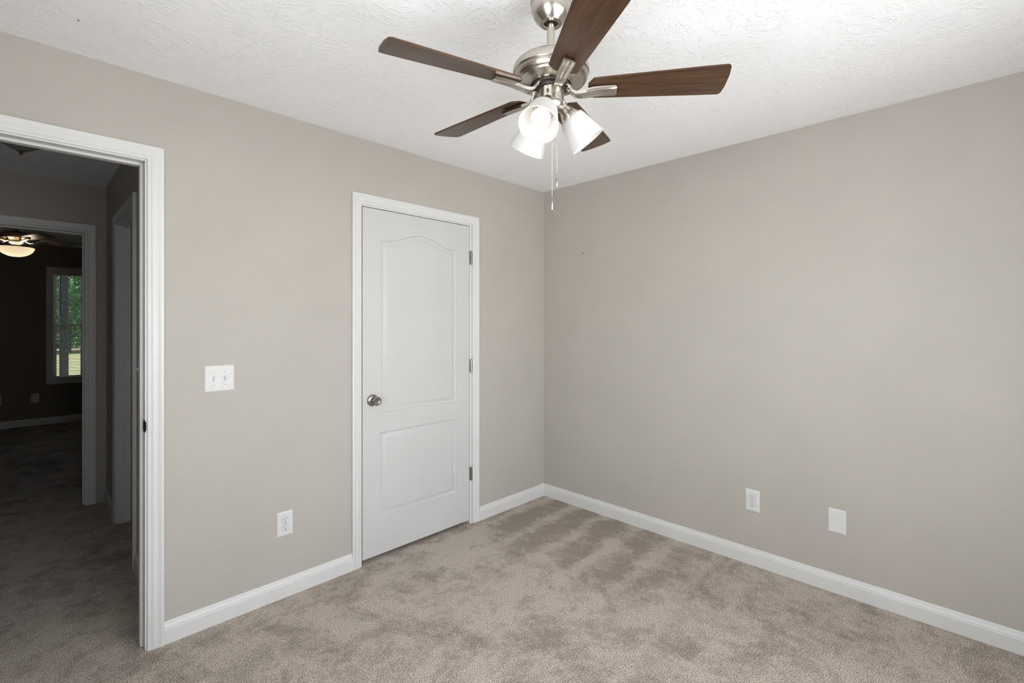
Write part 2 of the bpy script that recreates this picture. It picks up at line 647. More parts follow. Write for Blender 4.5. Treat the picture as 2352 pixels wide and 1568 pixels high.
side3 = lambda a, z, t: (HX - t, a, z)
t3 = structure(obj('trim_3', casing_bm(HD[0] - .0, HD[1] + .0, 2.066, side3), TRIM, smooth=40))
obj('jamb', jamb_bm(HD[0] + .008, HD[1] - .008, 2.058, HX - .001, HX + .121, th=.008, stop=(HX + .04, HX + .076, .011), axis='y'), TRIM, t3)

far3 = lambda a, z, t: (a, HY1 - t, z)
t4 = structure(obj('trim_4', casing_bm(-3.43, -2.614, 2.080, far3), TRIM, smooth=40))
obj('jamb', jamb_bm(-3.422, -2.622, 2.072, HY1 - .001, Y2A + .001, th=.016, stop=(HY1 + .04, HY1 + .076, .011)), TRIM, t4)


# ------------------------------------------------------------------ closet door: two moulded panels, the upper one arched
def offset_loop(pts, d):
    """inset a closed 2-D polygon (counter-clockwise) by d."""
    n = len(pts)
    out = []
    for i in range(n):
        p0, p1, p2 = Vector(pts[i - 1]), Vector(pts[i]), Vector(pts[(i + 1) % n])
        e1, e2 = (p1 - p0).normalized(), (p2 - p1).normalized()
        n1, n2 = Vector((-e1.y, e1.x)), Vector((-e2.y, e2.x))
        b = (n1 + n2)
        b = b / max(0.2, b.dot(n1))
        out.append(tuple(p1 + b * d))
    return out


PANEL = [(0, 0), (.0025, -.0055), (.006, -.0075), (.012, -.0078), (.020, -.0062), (.029, -.0032), (.034, -.0022), (.0365, -.0002), (.039, 0)]


def door_leaf_bm(w, z0, z1, th, panels):
    """leaf from x=0..w, front face at y=0 looking to -y, thickness towards +y."""
    bm = bmesh.new()
    front_edges = []
    outer = [bm.verts.new((x, 0, z)) for x, z in ((0, z0), (w, z0), (w, z1), (0, z1))]
    oe = [bm.edges.new((outer[i], outer[(i + 1) % 4])) for i in range(4)]
    front_edges += oe
    back = [bm.verts.new((v.co.x, th, v.co.z)) for v in outer]
    for i in range(4):
        bm.faces.new((outer[i], outer[(i + 1) % 4], back[(i + 1) % 4], back[i]))
    bm.faces.new(back)
    for pts in panels:
        rows = []
        for d, dep in PANEL:
            rows.append([bm.verts.new((x, -dep, z)) for x, z in offset_loop(pts, d)])
        n = len(pts)
        for a, b in zip(rows, rows[1:]):
            for i in range(n):
                bm.faces.new((a[i], a[(i + 1) % n], b[(i + 1) % n], b[i]))
        bm.faces.new(rows[-1])
        front_edges += [bm.edges.get((rows[0][i], rows[0][(i + 1) % n])) for i in range(n)]
    bmesh.ops.triangle_fill(bm, use_beauty=True, edges=front_edges)
    return bm


def arch_panel(x0, x1, z0, zs, rise):
    pts = [(x0, z0), (x1, z0), (x1, zs)]
    c, hw = (x0 + x1) / 2, (x1 - x0) / 2
    run = hw - .028
    for i in range(0, 41):
        u = 1 - 2 * i / 40
        pts.append((c + u * run, zs + rise * (0.5 + 0.5 * math.cos(PI * abs(u) ** 1.0))))
    pts.append((x0, zs))
    return pts


LX0, LX1 = -1.5820, -.7850
d1 = structure(obj('door_1', door_leaf_bm(LX1 - LX0, .027, 2.0525, .035, [
    arch_panel(.120, .684, .858, 1.874, .060), [(.116, .246), (.684, .246), (.684, .742), (.116, .742)]]),
    DOOR, loc=(LX0, .003, 0), smooth=30))
# knob: rose, neck and flared flat-faced knob
kx, kz = -1.519 - LX0, .938
bm = bmesh.new()
lathe(bm, [(0, 0), (.0345, 0), (.0345, .003), (.032, .007), (.026, .0105), (.018, .0125), (.0125, .0135), (0, .0135)], 40,
      axis_matrix((kx, 0, kz), (0, -1, 0)))
kr = obj('knob', bm, NICKEL_DARK, d1, smooth=35)
bm = bmesh.new()
lathe(bm, [(0, .012), (.0115, .012), (.0105, .026), (.0135, .034), (.021, .043), (.0255, .052), (.0262, .057), (.0245, .0600),
           (.020, .0605), (.012, .0585), (0, .0575)], 40, axis_matrix((kx, 0, kz), (0, -1, 0)))
obj('grip', bm, NICKEL_DARK, kr, smooth=35)
for zc in (1.836, 1.0915, .3485):
    bm = bmesh.new()
    hx = -.7745 - LX0
    for k in range(5):                                    # knuckle in five barrels
        z0 = zc - .0445 + k * .0178
        lathe(bm, [(0, z0), (.0052, z0), (.0060, z0 + .0008), (.0060, z0 + .0166), (.0052, z0 + .0174), (0, z0 + .0174)], 16,
              Matrix.Translation((hx, -.0115, 0)))
    lathe(bm, [(0, zc + .0445), (.0045, zc + .0445), (.0035, zc + .0485), (0, zc + .0490)], 12, Matrix.Translation((hx, -.0115, 0)))
    lathe(bm, [(0, zc - .0490), (.0035, zc - .0485), (.0045, zc - .0445), (0, zc - .0445)], 12, Matrix.Translation((hx, -.0115, 0)))
    box(bm, hx - .0110, hx - .0010, -.0105, -.0005, zc - .0445, zc + .0445)
    obj('hinge', bm, NICKEL_DARK, d1, smooth=35)

# hall side door, closed, set at the far face of its opening
d2 = structure(obj('door_2', boxes((HX + .078, HX + .112, HD[0] + .02, HD[1] - .02, .02, 2.05)), DOOR))
bm = bmesh.new()
lathe(bm, [(0, 0), (.032, 0), (.030, .008), (.012, .012), (.012, .03), (.026, .045), (.027, .058), (.02, .064), (0, .065)], 24,
      axis_matrix((HX + .078, HD[0] + .09, .95), (-1, 0, 0)))
obj('knob', bm, NICKEL_DARK, d2, smooth=35)


# ------------------------------------------------------------------ cover plates
def plate_bm(w, h, t=.006, bevel=.003):
    """cover plate centred at origin in the xz plane, front towards -y."""
    bm = bmesh.new()
    rows = []
    for ins, d in ((0, 0), (0, .0018), (.0012, .0035), (.005, t - .0006), (.008, t)):
        x, z = w / 2 - ins, h / 2 - ins
        rows.append([bm.verts.new(p) for p in ((-x, -d, -z), (x, -d, -z), (x, -d, z), (-x, -d, z))])
    for a, b in zip(rows, rows[1:]):
        for i in range(4):
            bm.faces.new((a[i], a[(i + 1) % 4], b[(i + 1) % 4], b[i]))
    bm.faces.new(rows[-1])
    bm.faces.new(rows[0][::-1])
    return bm


def round_prism(bm, pts, y0, y1):
    a = [bm.verts.new((x, y0, z)) for x, z in pts]
    b = [bm.verts.new((x, y1, z)) for x, z in pts]
    n = len(pts)
    for i in range(n):
        bm.faces.new((a[i], a[(i + 1) % n], b[(i + 1) % n], b[i]))
    bm.faces.new(a)
    bm.faces.new(b[::-1])


def screw(parent, x, z, y, mat=PLATE, r=.0032):
    bm = bmesh.new()
    lathe(bm, [(0, 0), (r, 0), (r * .9, .0009), (0, .0012)], 16, axis_matrix((x, y, z), (0, -1, 0)))
    return obj('screw', bm, mat, parent)


def receptacle_face(zc):
    pts = []
    for k in range(48):
        a = 2 * PI * k / 48
        x, z = .0172 * math.cos(a), .0172 * math.sin(a)
        pts.append((x, zc + max(-.0140, min(.0140, z))))
    bm = bmesh.new()
    round_prism(bm, pts, -.0055, -.0078)
    return bm


def outlet(label, loc, rz, group=None):
    root = empty('wall_outlet', loc, rz)
    tag(root, label, 'outlet', group)
    obj('cover_plate', plate_bm(.078, .124), PLATE, root)
    for zc in (.0195, -.0195):
        rim = bmesh.new()
        lathe(rim, [(.0172, 0), (.0186, 0), (.0186, .0004), (.0172, .0004)], 48, axis_matrix((0, -.0059, zc), (0, -1, 0)), close=True)
        f = obj('receptacle', receptacle_face(zc), PLATE, root)
        obj('rim', rim, plain_rim, f)
        s = bmesh.new()
        box(s, -.0078, -.0055, -.0081, -.0077, zc + .0005, zc + .0090)
        box(s, .0056, .0076, -.0081, -.0077, zc + .0012, zc + .0083)
        round_prism(s, [(.0027 * math.cos(2 * PI * k / 20), zc - .0075 + .0030 * math.sin(2 * PI * k / 20)) for k in range(20)], -.0077, -.0081)
        obj('slot', s, SLOT, f)
    screw(root, 0, 0, -.006, NICKEL_SMOOTH, .0026)
    return root


plain_rim = plain('receptacle_gap', (0.42, 0.40, 0.36), 0.6)


def blank_plate(label, loc, rz):
    root = empty('blank_wall_plate', loc, rz)
    tag(root, label, 'wall plate')
    obj('cover_plate', plate_bm(.079, .124), PLATE, root)
    for z in (.042, -.042):
        screw(root, 0, z, -.006)
    return root


outlet('white double outlet low on the wall between the open doorway and the closet door', (-2.0095, 0, .370), 0)
outlet('white double outlet low on the bare right wall, beside the blank plate', (0, -1.5805, .368), R(-90))
blank_plate('blank white cover plate low on the right wall, right of the double outlet', (0, -1.989, .367), R(-90))
outlet('small double outlet on the dark far wall seen through both doorways, at the photo edge', (-3.207, Y2B, .374), 0)
blank_plate('pale blank plate below the window on the dark wall of the far room', (-2.857, Y2B, .371), 0)

# double toggle switch beside the doorway, its plate still under wavy glossy film
root = empty('light_switch', (-2.301, 0, 1.130))
tag(root, 'white double toggle light switch on the wall beside the open doorway', 'light switch')
bm = plate_bm(.124, .122, .0065)
obj('cover_plate', bm, PLATE, root)
film, fnt, fb = new_mat('clear_film')
fb.inputs['Base Color'].default_value = (.64, .64, .63, 1)
fb.inputs['Roughness'].default_value = .28
fb.inputs['Specular IOR Level'].default_value = .30
bump(fnt, fb, noise(fnt, coords(fnt), 20, 2, .5, .9), .9, .008)
bm = bmesh.new()
pts = []
for k in range(48):
    a = 2 * PI * k / 48
    cx = math.copysign(abs(math.cos(a)) ** .35, math.cos(a)) * .047
    cz = math.copysign(abs(math.sin(a)) ** .35, math.sin(a)) * .044
    pts.append((cx, cz))
round_prism(bm, pts, -.0060, -.0069)
obj('film', bm, film, root)
for sx, up in ((-.023, -1), (.023, 1)):
    bm = bmesh.new()
    box(bm, sx - .0046, sx + .0046, -.0073, -.0066, -.0108, .0108)
    fr = obj('toggle_slot', bm, plain_rim, root)
    bm = bmesh.new()
    v0 = [(-.0036, -.0082), (.0036, -.0082), (.0036, .0082), (-.0036, .0082)]
    a = [bm.verts.new((sx + x, -.0073, z)) for x, z in v0]
    b = [bm.verts.new((sx + x * .85, -.0155, z * .42 + up * .0066)) for x, z in v0]
    for i in range(4):
        bm.faces.new((a[i], a[(i + 1) % 4], b[(i + 1) % 4], b[i]))
    bm.faces.new(b)
    obj('toggle', bm, PLATE, fr)
    for z in (.030, -.030):
        screw(root, sx, z, -.0068, plain_rim, .0026)

# hall switch, seen edge-on on the hall side wall
root = empty('light_switch', (HX, .745, 1.130), R(-90))
tag(root, 'light switch on the dark hall wall, a thin sliver beyond the doorway jamb', 'light switch')
obj('cover_plate', plate_bm(.078, .122, .006), PLATE, root)
bm = bmesh.new()
a = [bm.verts.new((x, -.006, z)) for x, z in ((-.0045, -.010), (.0045, -.010), (.0045, .010), (-.0045, .010))]
b = [bm.verts.new((x, -.019, z)) for x, z in ((-.0038, .006), (.0038, .006), (.0038, .013), (-.0038, .013))]
for i in range(4):
    bm.faces.new((a[i], a[(i + 1) % 4], b[(i + 1) % 4], b[i]))
bm.faces.new(b)
obj('toggle', bm, PLATE, root)

# small nail left in the right wall and one in the ceiling
bm = bmesh.new()
lathe(bm, [(0, 0), (.0016, 0), (.0016, .006), (.0034, .0062), (.0034, .0074), (0, .0078)], 12, axis_matrix((0, 0, 0), (-1, 0, 0)))
tag(obj('nail', bm, SLOT, loc=(0, -.39, 1.908)), 'tiny dark nail head in the bare right wall near the corner', 'nail')
bm = bmesh.new()
lathe(bm, [(0, 0), (.0013, 0), (.0013, .0015), (.0026, .0017), (.0026, .0026), (0, .0029)], 12, axis_matrix((0, 0, 0), (0, 0, -1)))
tag(obj('nail', bm, SLOT, loc=(-2.802, -.286, H)), 'tiny dark nail in the textured ceiling above the open doorway', 'nail')

# a bit of white thread dropped on the carpet
bm = tube(bmesh.new(), [(-.0085, -.002, .0012), (-.004, .0012, .0022), (.001, .0005, .0016), (.0052, .0016, .0024), (.009, .0048, .0014)], .0009, 8)
tag(obj('thread', bm, PLATE, loc=(-1.4870, -1.2378, 0), smooth=60), 'short scrap of white thread lying on the beige carpet', 'thread').rotation_euler = (0, 0, R(-40))

# ------------------------------------------------------------------ ceiling fan of the bedroom
FX, FY = -1.7512, -1.5401
PH, PITCH = 0.3321, -0.2072
fan = empty('ceiling_fan', (FX, FY, H))
tag(fan, 'brushed nickel ceiling fan with five walnut blades and three lit frosted shades', 'ceiling fan')
Z = lambda z: z - H


def lz(prof):
    return [(r, Z(z)) for r, z in prof]


bm = lathe(bmesh.new(), lz([(0, 2.44), (.0655, 2.44), (.0655, 2.408), (.0645, 2.404), (.0630, 2.403), (.0630, 2.396), (.0615, 2.385),
                            (.0575, 2.370), (.050, 2.356), (.0385, 2.346), (.0360, 2.343), (.0350, 2.342), (.0225, 2.342),
                            (.0215, 2.344), (.0215, 2.365), (0, 2.365)]), 64)
cano = obj('canopy', bm, NICKEL, fan, smooth=28)
bm = lathe(bmesh.new(), lz([(0, 2.352), (.0208, 2.352), (.0208, 2.3485), (.0195, 2.347), (0, 2.347)]), 32)
obj('hanger_ball', bm, BLACK, cano, smooth=30)
obj('downrod', lathe(bmesh.new(), lz([(0, 2.37), (.0125, 2.37), (.0125, 2.215), (0, 2.215)]), 32), NICKEL, fan, smooth=30)
bm = lathe(bmesh.new(), lz([(0, 2.232), (.022, 2.232), (.024, 2.228), (.055, 2.226), (.088, 2.222), (.106, 2.215), (.117, 2.205),
                            (.1215, 2.195), (.1222, 2.188), (.1215, 2.182), (.1195, 2.1795), (.1165, 2.1785), (.1160, 2.1765),
                            (.1172, 2.1755), (.1178, 2.173), (.1160, 2.1655), (.1128, 2.1600),
                            (.1100, 2.1580), (.1085, 2.1580), (.1078, 2.1592), (.1060, 2.1592), (.1052, 2.1580), (.1030, 2.1545), (.085, 2.1490), (.0690, 2.1452), (.0655, 2.1450), (.0640, 2.1462), (.0640, 2.165), (0, 2.165)]), 96)
obj('motor_housing', bm, NICKEL, fan, smooth=25)
bm = lathe(bmesh.new(), lz([(0, 2.166), (.056, 2.166), (.0605, 2.158), (.0605, 2.147), (.058, 2.1405), (.0475, 2.139), (.0455, 2.131), (0, 2.131)]), 64)
obj('flywheel', bm, BLACK, fan, smooth=30)


# blade in its own frame: x outward, y across, z up
def blade_bm(r0, r1, w0, w1, chamfer, rc, th=.0055):
    half = [(r0, w0 * .46), (r0 + chamfer, w0)]
    hw = lambda r: w0 + (w1 - w0) * min(1, (r - r0 - chamfer) / ((r1 - r0 - chamfer) * .92))
    for i in range(1, 7):
        r = r0 + chamfer + (r1 - rc - r0 - chamfer) * i / 6
        half.append((r, hw(r)))
    for i in range(1, 7):
        a = PI / 2 * i / 6
        half.append((r1 - rc + rc * math.sin(a), w1 - rc + rc * math.cos(a)))
    # slightly bowed tip
    pts = half + [(r1 + .004, w1 * .4), (r1 + .004, -w1 * .4)] + [(x, -y) for x, y in half[::-1]]
    bm = bmesh.new()
    top = [bm.verts.new((x, y, th / 2)) for x, y in pts]
    bot = [bm.verts.new((x, y, -th / 2)) for x, y in pts]
    f0 = bm.faces.new(top)
    f1 = bm.faces.new(bot[::-1])
    for i in range(len(pts)):
        bm.faces.new((bot[i], bot[(i + 1) % len(pts)], top[(i + 1) % len(pts)], top[i]))
    es = list(f0.edges) + list(f1.edges)
    bmesh.ops.bevel(bm, geom=es, offset=.0012, segments=2, profile=.6, affect='EDGES')
    return bm


def iron_bm(zb):
    """blade bracket swept from the flywheel out under the blade; local x outward, z relative to blade plane."""
    path = [(.050, .010, .040, .006), (.057, .006, .040, .006), (.0625, -.003, .036, .0065), (.069, -.0115, .031, .008),
            (.078, -.0170, .0285, .010), (.091, -.0190, .0280, .011), (.107, -.0178, .0290, .0115), (.123, -.0150, .0315, .0118),
            (.138, -.0130, .0335, .0118), (.155, -.0122, .0340, .0118), (.178, -.0120, .034, .0118), (.2010, -.0120, .034, .0118), (.2050, -.0105, .033, .0090)]
    bm = bmesh.new()
    rows = []
    for k, (x, z, wd, t) in enumerate(path):
        tw = PITCH * max(0, min(1, (x - .07) / .06))
        h = wd / 2
        sec = [(-h, t / 2), (-h, -t / 2 + .0012), (-h + .0012, -t / 2), (-h + .0065, -t / 2), (-h + .0090, -t / 2 + .0016), (-h + .0105, -t / 2 + .0016),
               (-.0022, -t / 2 + .0013), (-.0010, -t / 2 + .0008), (.0010, -t / 2 + .0008), (.0022, -t / 2 + .0013),
               (h - .0105, -t / 2 + .0016), (h - .0090, -t / 2 + .0016), (h - .0065, -t / 2), (h - .0012, -t / 2), (h, -t / 2 + .0012), (h, t / 2)]
        x0, z0 = path[max(k - 1, 0)][:2]
        x1, z1 = path[min(k + 1, len(path) - 1)][:2]
        tl = math.hypot(x1 - x0, z1 - z0)
        nx, nz = -(z1 - z0) / tl, (x1 - x0) / tl
        rows.append([bm.verts.new((x + nx * c, y * math.cos(tw), z + nz * c + y * math.sin(tw))) for y, c in sec])
    n = len(rows[0])
    for a, b in zip(rows, rows[1:]):
        for i in range(n):
            bm.faces.new((a[i], a[(i + 1) % n], b[(i + 1) % n], b[i]))
    bm.faces.new(rows[0][::-1])
    bm.faces.new(rows[-1])
    return bm


ZB = 2.1301 + .0
bmesh_blade = to_mesh(blade_bm(.118, .533, .0445, .0635, .017, .010), 'blade', 30)
bmesh_iron = to_mesh(iron_bm(ZB), 'blade_bracket', 40)
for k in range(5):
    a = PH + k * 2 * PI / 5
    M = Matrix.Rotation(a, 4, 'Z')
    bl = link('blade', bmesh_blade, WALNUT, fan)
    bl.matrix_local = Matrix.Translation((0, 0, Z(ZB))) @ M @ Matrix.Rotation(PITCH, 4, 'X')
    br = link('blade_bracket', bmesh_iron, NICKEL_SMOOTH, fan)
    br.matrix_local = Matrix.Translation((0, 0, Z(ZB))) @ M
    bm = bmesh.new()
    for sy in (-.013, .013):
        lathe(bm, [(0, .0), (.0042, .0), (.0036, .0022), (0, .0030)], 14, axis_matrix((.0560, sy, .0020), (.25, 0, -1)))
    s = obj('bracket_screw', bm, NICKEL_SMOOTH, br, smooth=40)

bm = lathe(bmesh.new(), lz([(0, 2.134), (.0395, 2.134), (.0415, 2.132), (.0425, 2.129), (.0425, 2.092), (.0450, 2.0905), (.0455, 2.088), (.0450, 2.0855),
                            (.0425, 2.0845), (0, 2.0845)]), 64)
swh = obj('switch_housing', bm, NICKEL, fan, smooth=28)
# flat plate with the slide switch
az = R(207)
Mz = Matrix.Translation((0, 0, Z(2.111))) @ Matrix.Rotation(az, 4, 'Z')
bm = bmesh.new()
box(bm, .0405, .0434, -.0125, .0125, -.0175, .0175, .0008, 1)
bm.transform(Mz)
sp = obj('switch_plate', bm, NICKEL_SMOOTH, swh)
bm = bmesh.new()
box(bm, .0432, .0443, -.0030, .0030, -.0062, .0062, .0005, 1)
bm.transform(Mz)
obj('slide_switch', bm, BLACK, sp)
bm = bmesh.new()
for z in (.012, -.012):
    lathe(bm, [(0, 0), (.0022, 0), (.0018, .0010), (0, .0013)], 12, Mz @ axis_matrix((.0434, 0, z), (1, 0, 0)))
obj('screw', bm, NICKEL_DARK, sp)
bm = bmesh.new()
lathe(bm, [(0, 0), (.0022, 0), (.0018, .0010), (0, .0013)], 12, Matrix.Translation((0, 0, Z(2.096))) @ Matrix.Rotation(R(254), 4, 'Z') @ axis_matrix((.0424, 0, 0), (1, 0, 0)))
obj('screw', bm, NICKEL_DARK, swh)
bm = lathe(bmesh.new(), lz([(0, 2.086), (.0425, 2.086), (.0425, 2.082), (.0400, 2.074), (.034, 2.066), (.024, 2.060), (.012, 2.057), (.0075, 2.055),
                            (.0070, 2.050), (.0045, 2.047), (0, 2.0465)]), 64)
obj('light_fitter', bm, NICKEL, fan, smooth=30)

TILT = R(38)
for k in range(3):
    th = R(202.23 + 120 * k)
    hd = Vector((math.cos(th), math.sin(th), 0))
    ax = hd * math.sin(TILT) + Vector((0, 0, -math.cos(TILT)))
    rim = hd * .1224 + Vector((0, 0, Z(1.9724)))
    P = lambda s: rim + ax * s
    M = axis_matrix(rim, ax)
    bm = bmesh.new()
    tube(bm, [hd * .020 + Vector((0, 0, Z(2.0735))), hd * .030 + Vector((0, 0, Z(2.0790))), P(-.138), P(-.128), P(-.122)], [.0155, .0170, .0175, .0165, .0155], 24)
    arm = obj('lamp_arm', bm, NICKEL_SMOOTH, fan, smooth=40)
    bm = bmesh.new()
    lathe(bm, [(0, -.132), (.0165, -.132), (.0180, -.127), (.0225, -.116), (.0270, -.106), (.0282, -.1045), (.0282, -.102), (.0272, -.1015),
               (.0300, -.1005), (.0310, -.099), (.0310, -.087), (.0300, -.086), (.0255, -.086), (.0255, -.100), (0, -.100)], 40, M)
    hold = obj('shade_holder', bm, NICKEL_SMOOTH, arm, smooth=30)
    for q in range(3):                                   # thumbscrews that hold the glass
        d = M.to_3x3() @ Vector((math.cos(q * 2 * PI / 3 + .5), math.sin(q * 2 * PI / 3 + .5), 0))
        bm = bmesh.new()
        o0 = P(-.0925) + d * .0305
        lathe(bm, [(0, 0), (.0016, 0), (.0016, .009), (.0042, .0092), (.0042, .0108), (0, .0112)], 12, axis_matrix(o0, d))
        obj('thumbscrew', bm, NICKEL_SMOOTH, hold)
    outer = [(.0265, -.0965), (.0290, -.0970), (.0340, -.0950), (.0392, -.0905), (.0425, -.0840), (.0448, -.0760), (.0480, -.0600), (.0530, -.0360), (.0580, -.0140), (.0610, -.0020), (.0612, .0000)]
    t = .0032
    inner = [(.0612 - t * .9, .0004), (.0610 - t, -.0040), (.0580 - t, -.0150), (.0530 - t, -.0365), (.0480 - t, -.0600), (.0448 - t, -.0755), (.0420 - t, -.0830), (.0370 - t * .6, -.0895), (.0330, -.0920), (.0265, -.0930)]
    bm = lathe(bmesh.new(), outer + inner, 64, M, close=True)
    sh = obj('lamp_shade', bm, SHADE, fan, smooth=50)
    bm = bmesh.new()
    prof = [(0, -.006)]
    for i in range(1, 13):
        a = PI * .80 * i / 12
        prof.append((.0300 * math.sin(a), -.036 + .0300 * math.cos(a)))
    prof += [(.0140, -.074), (.0130, -.084), (.0130, -.098), (0, -.098)]
    lathe(bm, prof, 32, M)
    obj('bulb', bm, BULB, sh, smooth=60)


def pull_chain(dx, dback, ztop, zb, zpend, zend, link_top):
    rt = Vector((math.sin(R(44.6)), -math.cos(R(44.6)), 0))
    fw = Vector((math.cos(R(44.6)), math.sin(R(44.6)), 0))
    o = rt * dx + fw * dback
    bm = bmesh.new()
    z = ztop
    while z > zb:
        bmesh.ops.create_icosphere(bm, subdivisions=1, radius=.00165, matrix=Matrix.Translation((o.x, o.y, Z(z))))
        z -= .0042
    tube(bm, [(o.x, o.y, Z(ztop)), (o.x, o.y, Z(zb))], .0005, 6)
    if link_top:
        lathe(bm, [(0, Z(link_top) + .004), (.0026, Z(link_top) + .0035), (.0026, Z(link_top) - .0035), (0, Z(link_top) - .004)], 14, Matrix.Translation((o.x, o.y, 0)))
    c = obj('pull_chain', bm, CHAIN, fan, smooth=60)
    bm = bmesh.new()
    lathe(bm, [(0, Z(zb) + .001), (.0012, Z(zb)), (.0012, Z(zpend)), (.0026, Z(zpend) - .001), (.0028, Z(zpend) - .004), (.0028, Z(zend) + .002),
               (.0022, Z(zend)), (0, Z(zend))], 18, Matrix.Translation((o.x, o.y, 0)))
    obj('pendant', bm, NICKEL_SMOOTH, c, smooth=20)


pull_chain(.0035, -.004, 2.056, 1.790, 1.784, 1.748, 1.970)
pull_chain(.0200, .012, 2.068, 1.868, 1.862, 1.826, None)

# ------------------------------------------------------------------ hall ceiling light
hl = empty('hall_ceiling_light', (-2.952, 1.22, H))
tag(hl, 'unlit dark glass dish light with a small finial on the hall ceiling', 'ceiling light')
obj('pan', lathe(bmesh.new(), [(0, 0), (.135, 0), (.140, -.006), (.138, -.022), (.128, -.026), (0, -.026)], 48), BRONZE, hl, smooth=30)
obj('glass_dish', lathe(bmesh.new(), [(.0, -.118), (.012, -.117), (.040, -.104), (.080, -.080), (.115, -.055), (.140, -.034), (.150, -.022), (.146, -.022), (.112, -.052),
                                      (.078, -.077), (.039, -.100), (.012, -.113), (0, -.114)], 48), DISH, hl, smooth=50)
obj('finial', lathe(bmesh.new(), [(0, -.112), (.015, -.114), (.016, -.118), (.009, -.121), (.0065, -.124), (.0085, -.129), (.0065, -.134), (0, -.136)], 32), BRONZE, hl, smooth=60)

# ------------------------------------------------------------------ ceiling fan of the room beyond the hall
f2 = empty('ceiling_fan', (-3.010, 4.45, H))
tag(f2, 'dark ceiling fan with a glowing glass bowl in the room beyond the hall', 'ceiling fan')
obj('canopy', lathe(bmesh.new(), [(0, 0), (.065, 0), (.065, -.02), (.05, -.045), (.02, -.055), (0, -.055)], 32), BRONZE, f2, smooth=35)
obj('downrod', lathe(bmesh.new(), [(0, -.05), (.0125, -.05), (.0125, -.14), (0, -.14)], 20), BRONZE, f2, smooth=35)
obj('motor_housing', lathe(bmesh.new(), [(0, -.125), (.03, -.125), (.05, -.135), (.11, -.145), (.130, -.160), (.133, -.185), (.120, -.200), (.085, -.212), (.075, -.222), (0, -.222)], 48), BRONZE, f2, smooth=30)
fit2 = obj('light_fitter', lathe(bmesh.new(), [(0, -.22), (.055, -.22), (.06, -.235), (.05, -.25), (.03, -.26), (0, -.26)], 32), NICKEL, f2, smooth=35)
blade2 = to_mesh(blade_bm(.17, .56, .050, .066, .015, .02), 'blade', 30)
iron2 = to_mesh(tube(bmesh.new(), [(.07, 0, -.012), (.10, 0, -.030), (.14, 0, -.020), (.20, 0, -.010), (.235, 0, -.008)], [.012, .010, .012, .014, .010], 10), 'blade_bracket', 50)
for k in range(5):
    a = R(6) + k * 2 * PI / 5
    b_ = link('blade', blade2, WALNUT_B, f2)
    b_.matrix_local = Matrix.Translation((0, 0, -.205)) @ Matrix.Rotation(a, 4, 'Z') @ Matrix.Rotation(R(-12), 4, 'X')
    c_ = link('blade_bracket', iron2, NICKEL, f2)
    c_.matrix_local = Matrix.Translation((0, 0, -.205)) @ Matrix.Rotation(a, 4, 'Z')
arc = [(.137 * math.sin(PI / 2 * k / 14), -.292 - .093 * math.cos(PI / 2 * k / 14) ** 1.15) for k in range(15)]
bw = obj('glass_bowl', lathe(bmesh.new(), arc + [(max(0, r - .0035), z + .0035) for r, z in arc[::-1]], 64), BOWL, f2, smooth=50)
obj('finial', lathe(bmesh.new(), [(0, -.380), (.010, -.384), (.008, -.392), (.004, -.398), (0, -.40)], 16), BRONZE, bw, smooth=40)
for k in range(2):
    bm = bmesh.new()
    bmesh.ops.create_uvsphere(bm, u_segments=20, v_segments=12, radius=.024, matrix=Matrix.Translation(((-.055, .055)[k], 0, -.300)))
    obj('bulb', bm, BOWL_BULB, bw, smooth=60)
bm = bmesh.new()
tube(bm, [(.006, 0, -.39), (.006, 0, -.60)], .0016, 8)
obj('pull_chain', bm, BRONZE, f2)


# ------------------------------------------------------------------ windows
def window(name, x0, x1, z0, z1, depth, M, cols=3, rows=2, casing_to3=None):
    """double-hung sash window; built for an opening in the xz plane looking to -y, room face at y=0, wall going to y=depth."""
    root = structure(empty(name, (0, 0, 0)))
    root.matrix_world = M
    bm = picture_casing_bm(x0, x1, z0, z1, lambda a, z, t: (a, -t, z))
    obj('window_casing', bm, TRIM, root, smooth=40)
    bm = bmesh.new()
    t = .012
    for p in ((x0, x0 + t, 0, depth, z0, z1), (x1 - t, x1, 0, depth, z0, z1), (x0 + t, x1 - t, 0, depth, z1 - t, z1), (x0 + t, x1 - t, -.004, depth, z0, z0 + t)):
        box(bm, *p)
    obj('window_frame', bm, TRIM, root)
    zm = (z0 + z1) / 2
    f = .035
    for nm, za, zb, y in (('upper_sash', zm - .015, z1 - t, depth - .045), ('lower_sash', z0 + t, zm + .020, depth - .085)):
        a, b = x0 + t, x1 - t
        bm = bmesh.new()
        for p in ((a, a + f, y, y + .03, za, zb), (b - f, b, y, y + .03, za, zb), (a + f, b - f, y, y + .03, zb - f, zb), (a + f, b - f, y, y + .03, za, za + f)):
            box(bm, *p)
        s = obj(nm, bm, TRIM, root)
        bm = bmesh.new()
        for k in range(1, cols):
            xm = a + f + (b - a - 2 * f) * k / cols
            box(bm, xm - .008, xm + .008, y + .007, y + .023, za + f, zb - f)
        for k in range(1, rows):
            zz = za + f + (zb - za - 2 * f) * k / rows
            box(bm, a + f, b - f, y + .007, y + .023, zz - .008, zz + .008)
        obj('muntin', bm, TRIM, s)
        obj('pane', boxes((a + f, b - f, y + .0135, y + .0165, za + f, zb - f)), GLASS, s)
    return root


window('window_1', W1[0], W1[1], W1[2], W1[3], .15, Matrix.Translation((0, Y2B, 0)))
window('window_2', -RW[1], -RW[0], RW[2], RW[3], .12, Matrix.Translation((0, YR, 0)) @ Matrix.Rotation(PI, 4, 'Z'), 6, 2)
window('side_fill_window', SW[0], SW[1], SW[2], SW[3], .12, Matrix.Translation((XW, 0, 0)) @ Matrix.Rotation(PI / 2, 4, 'Z'), 3, 2)  # unseen window, added to let the side fill lamp in

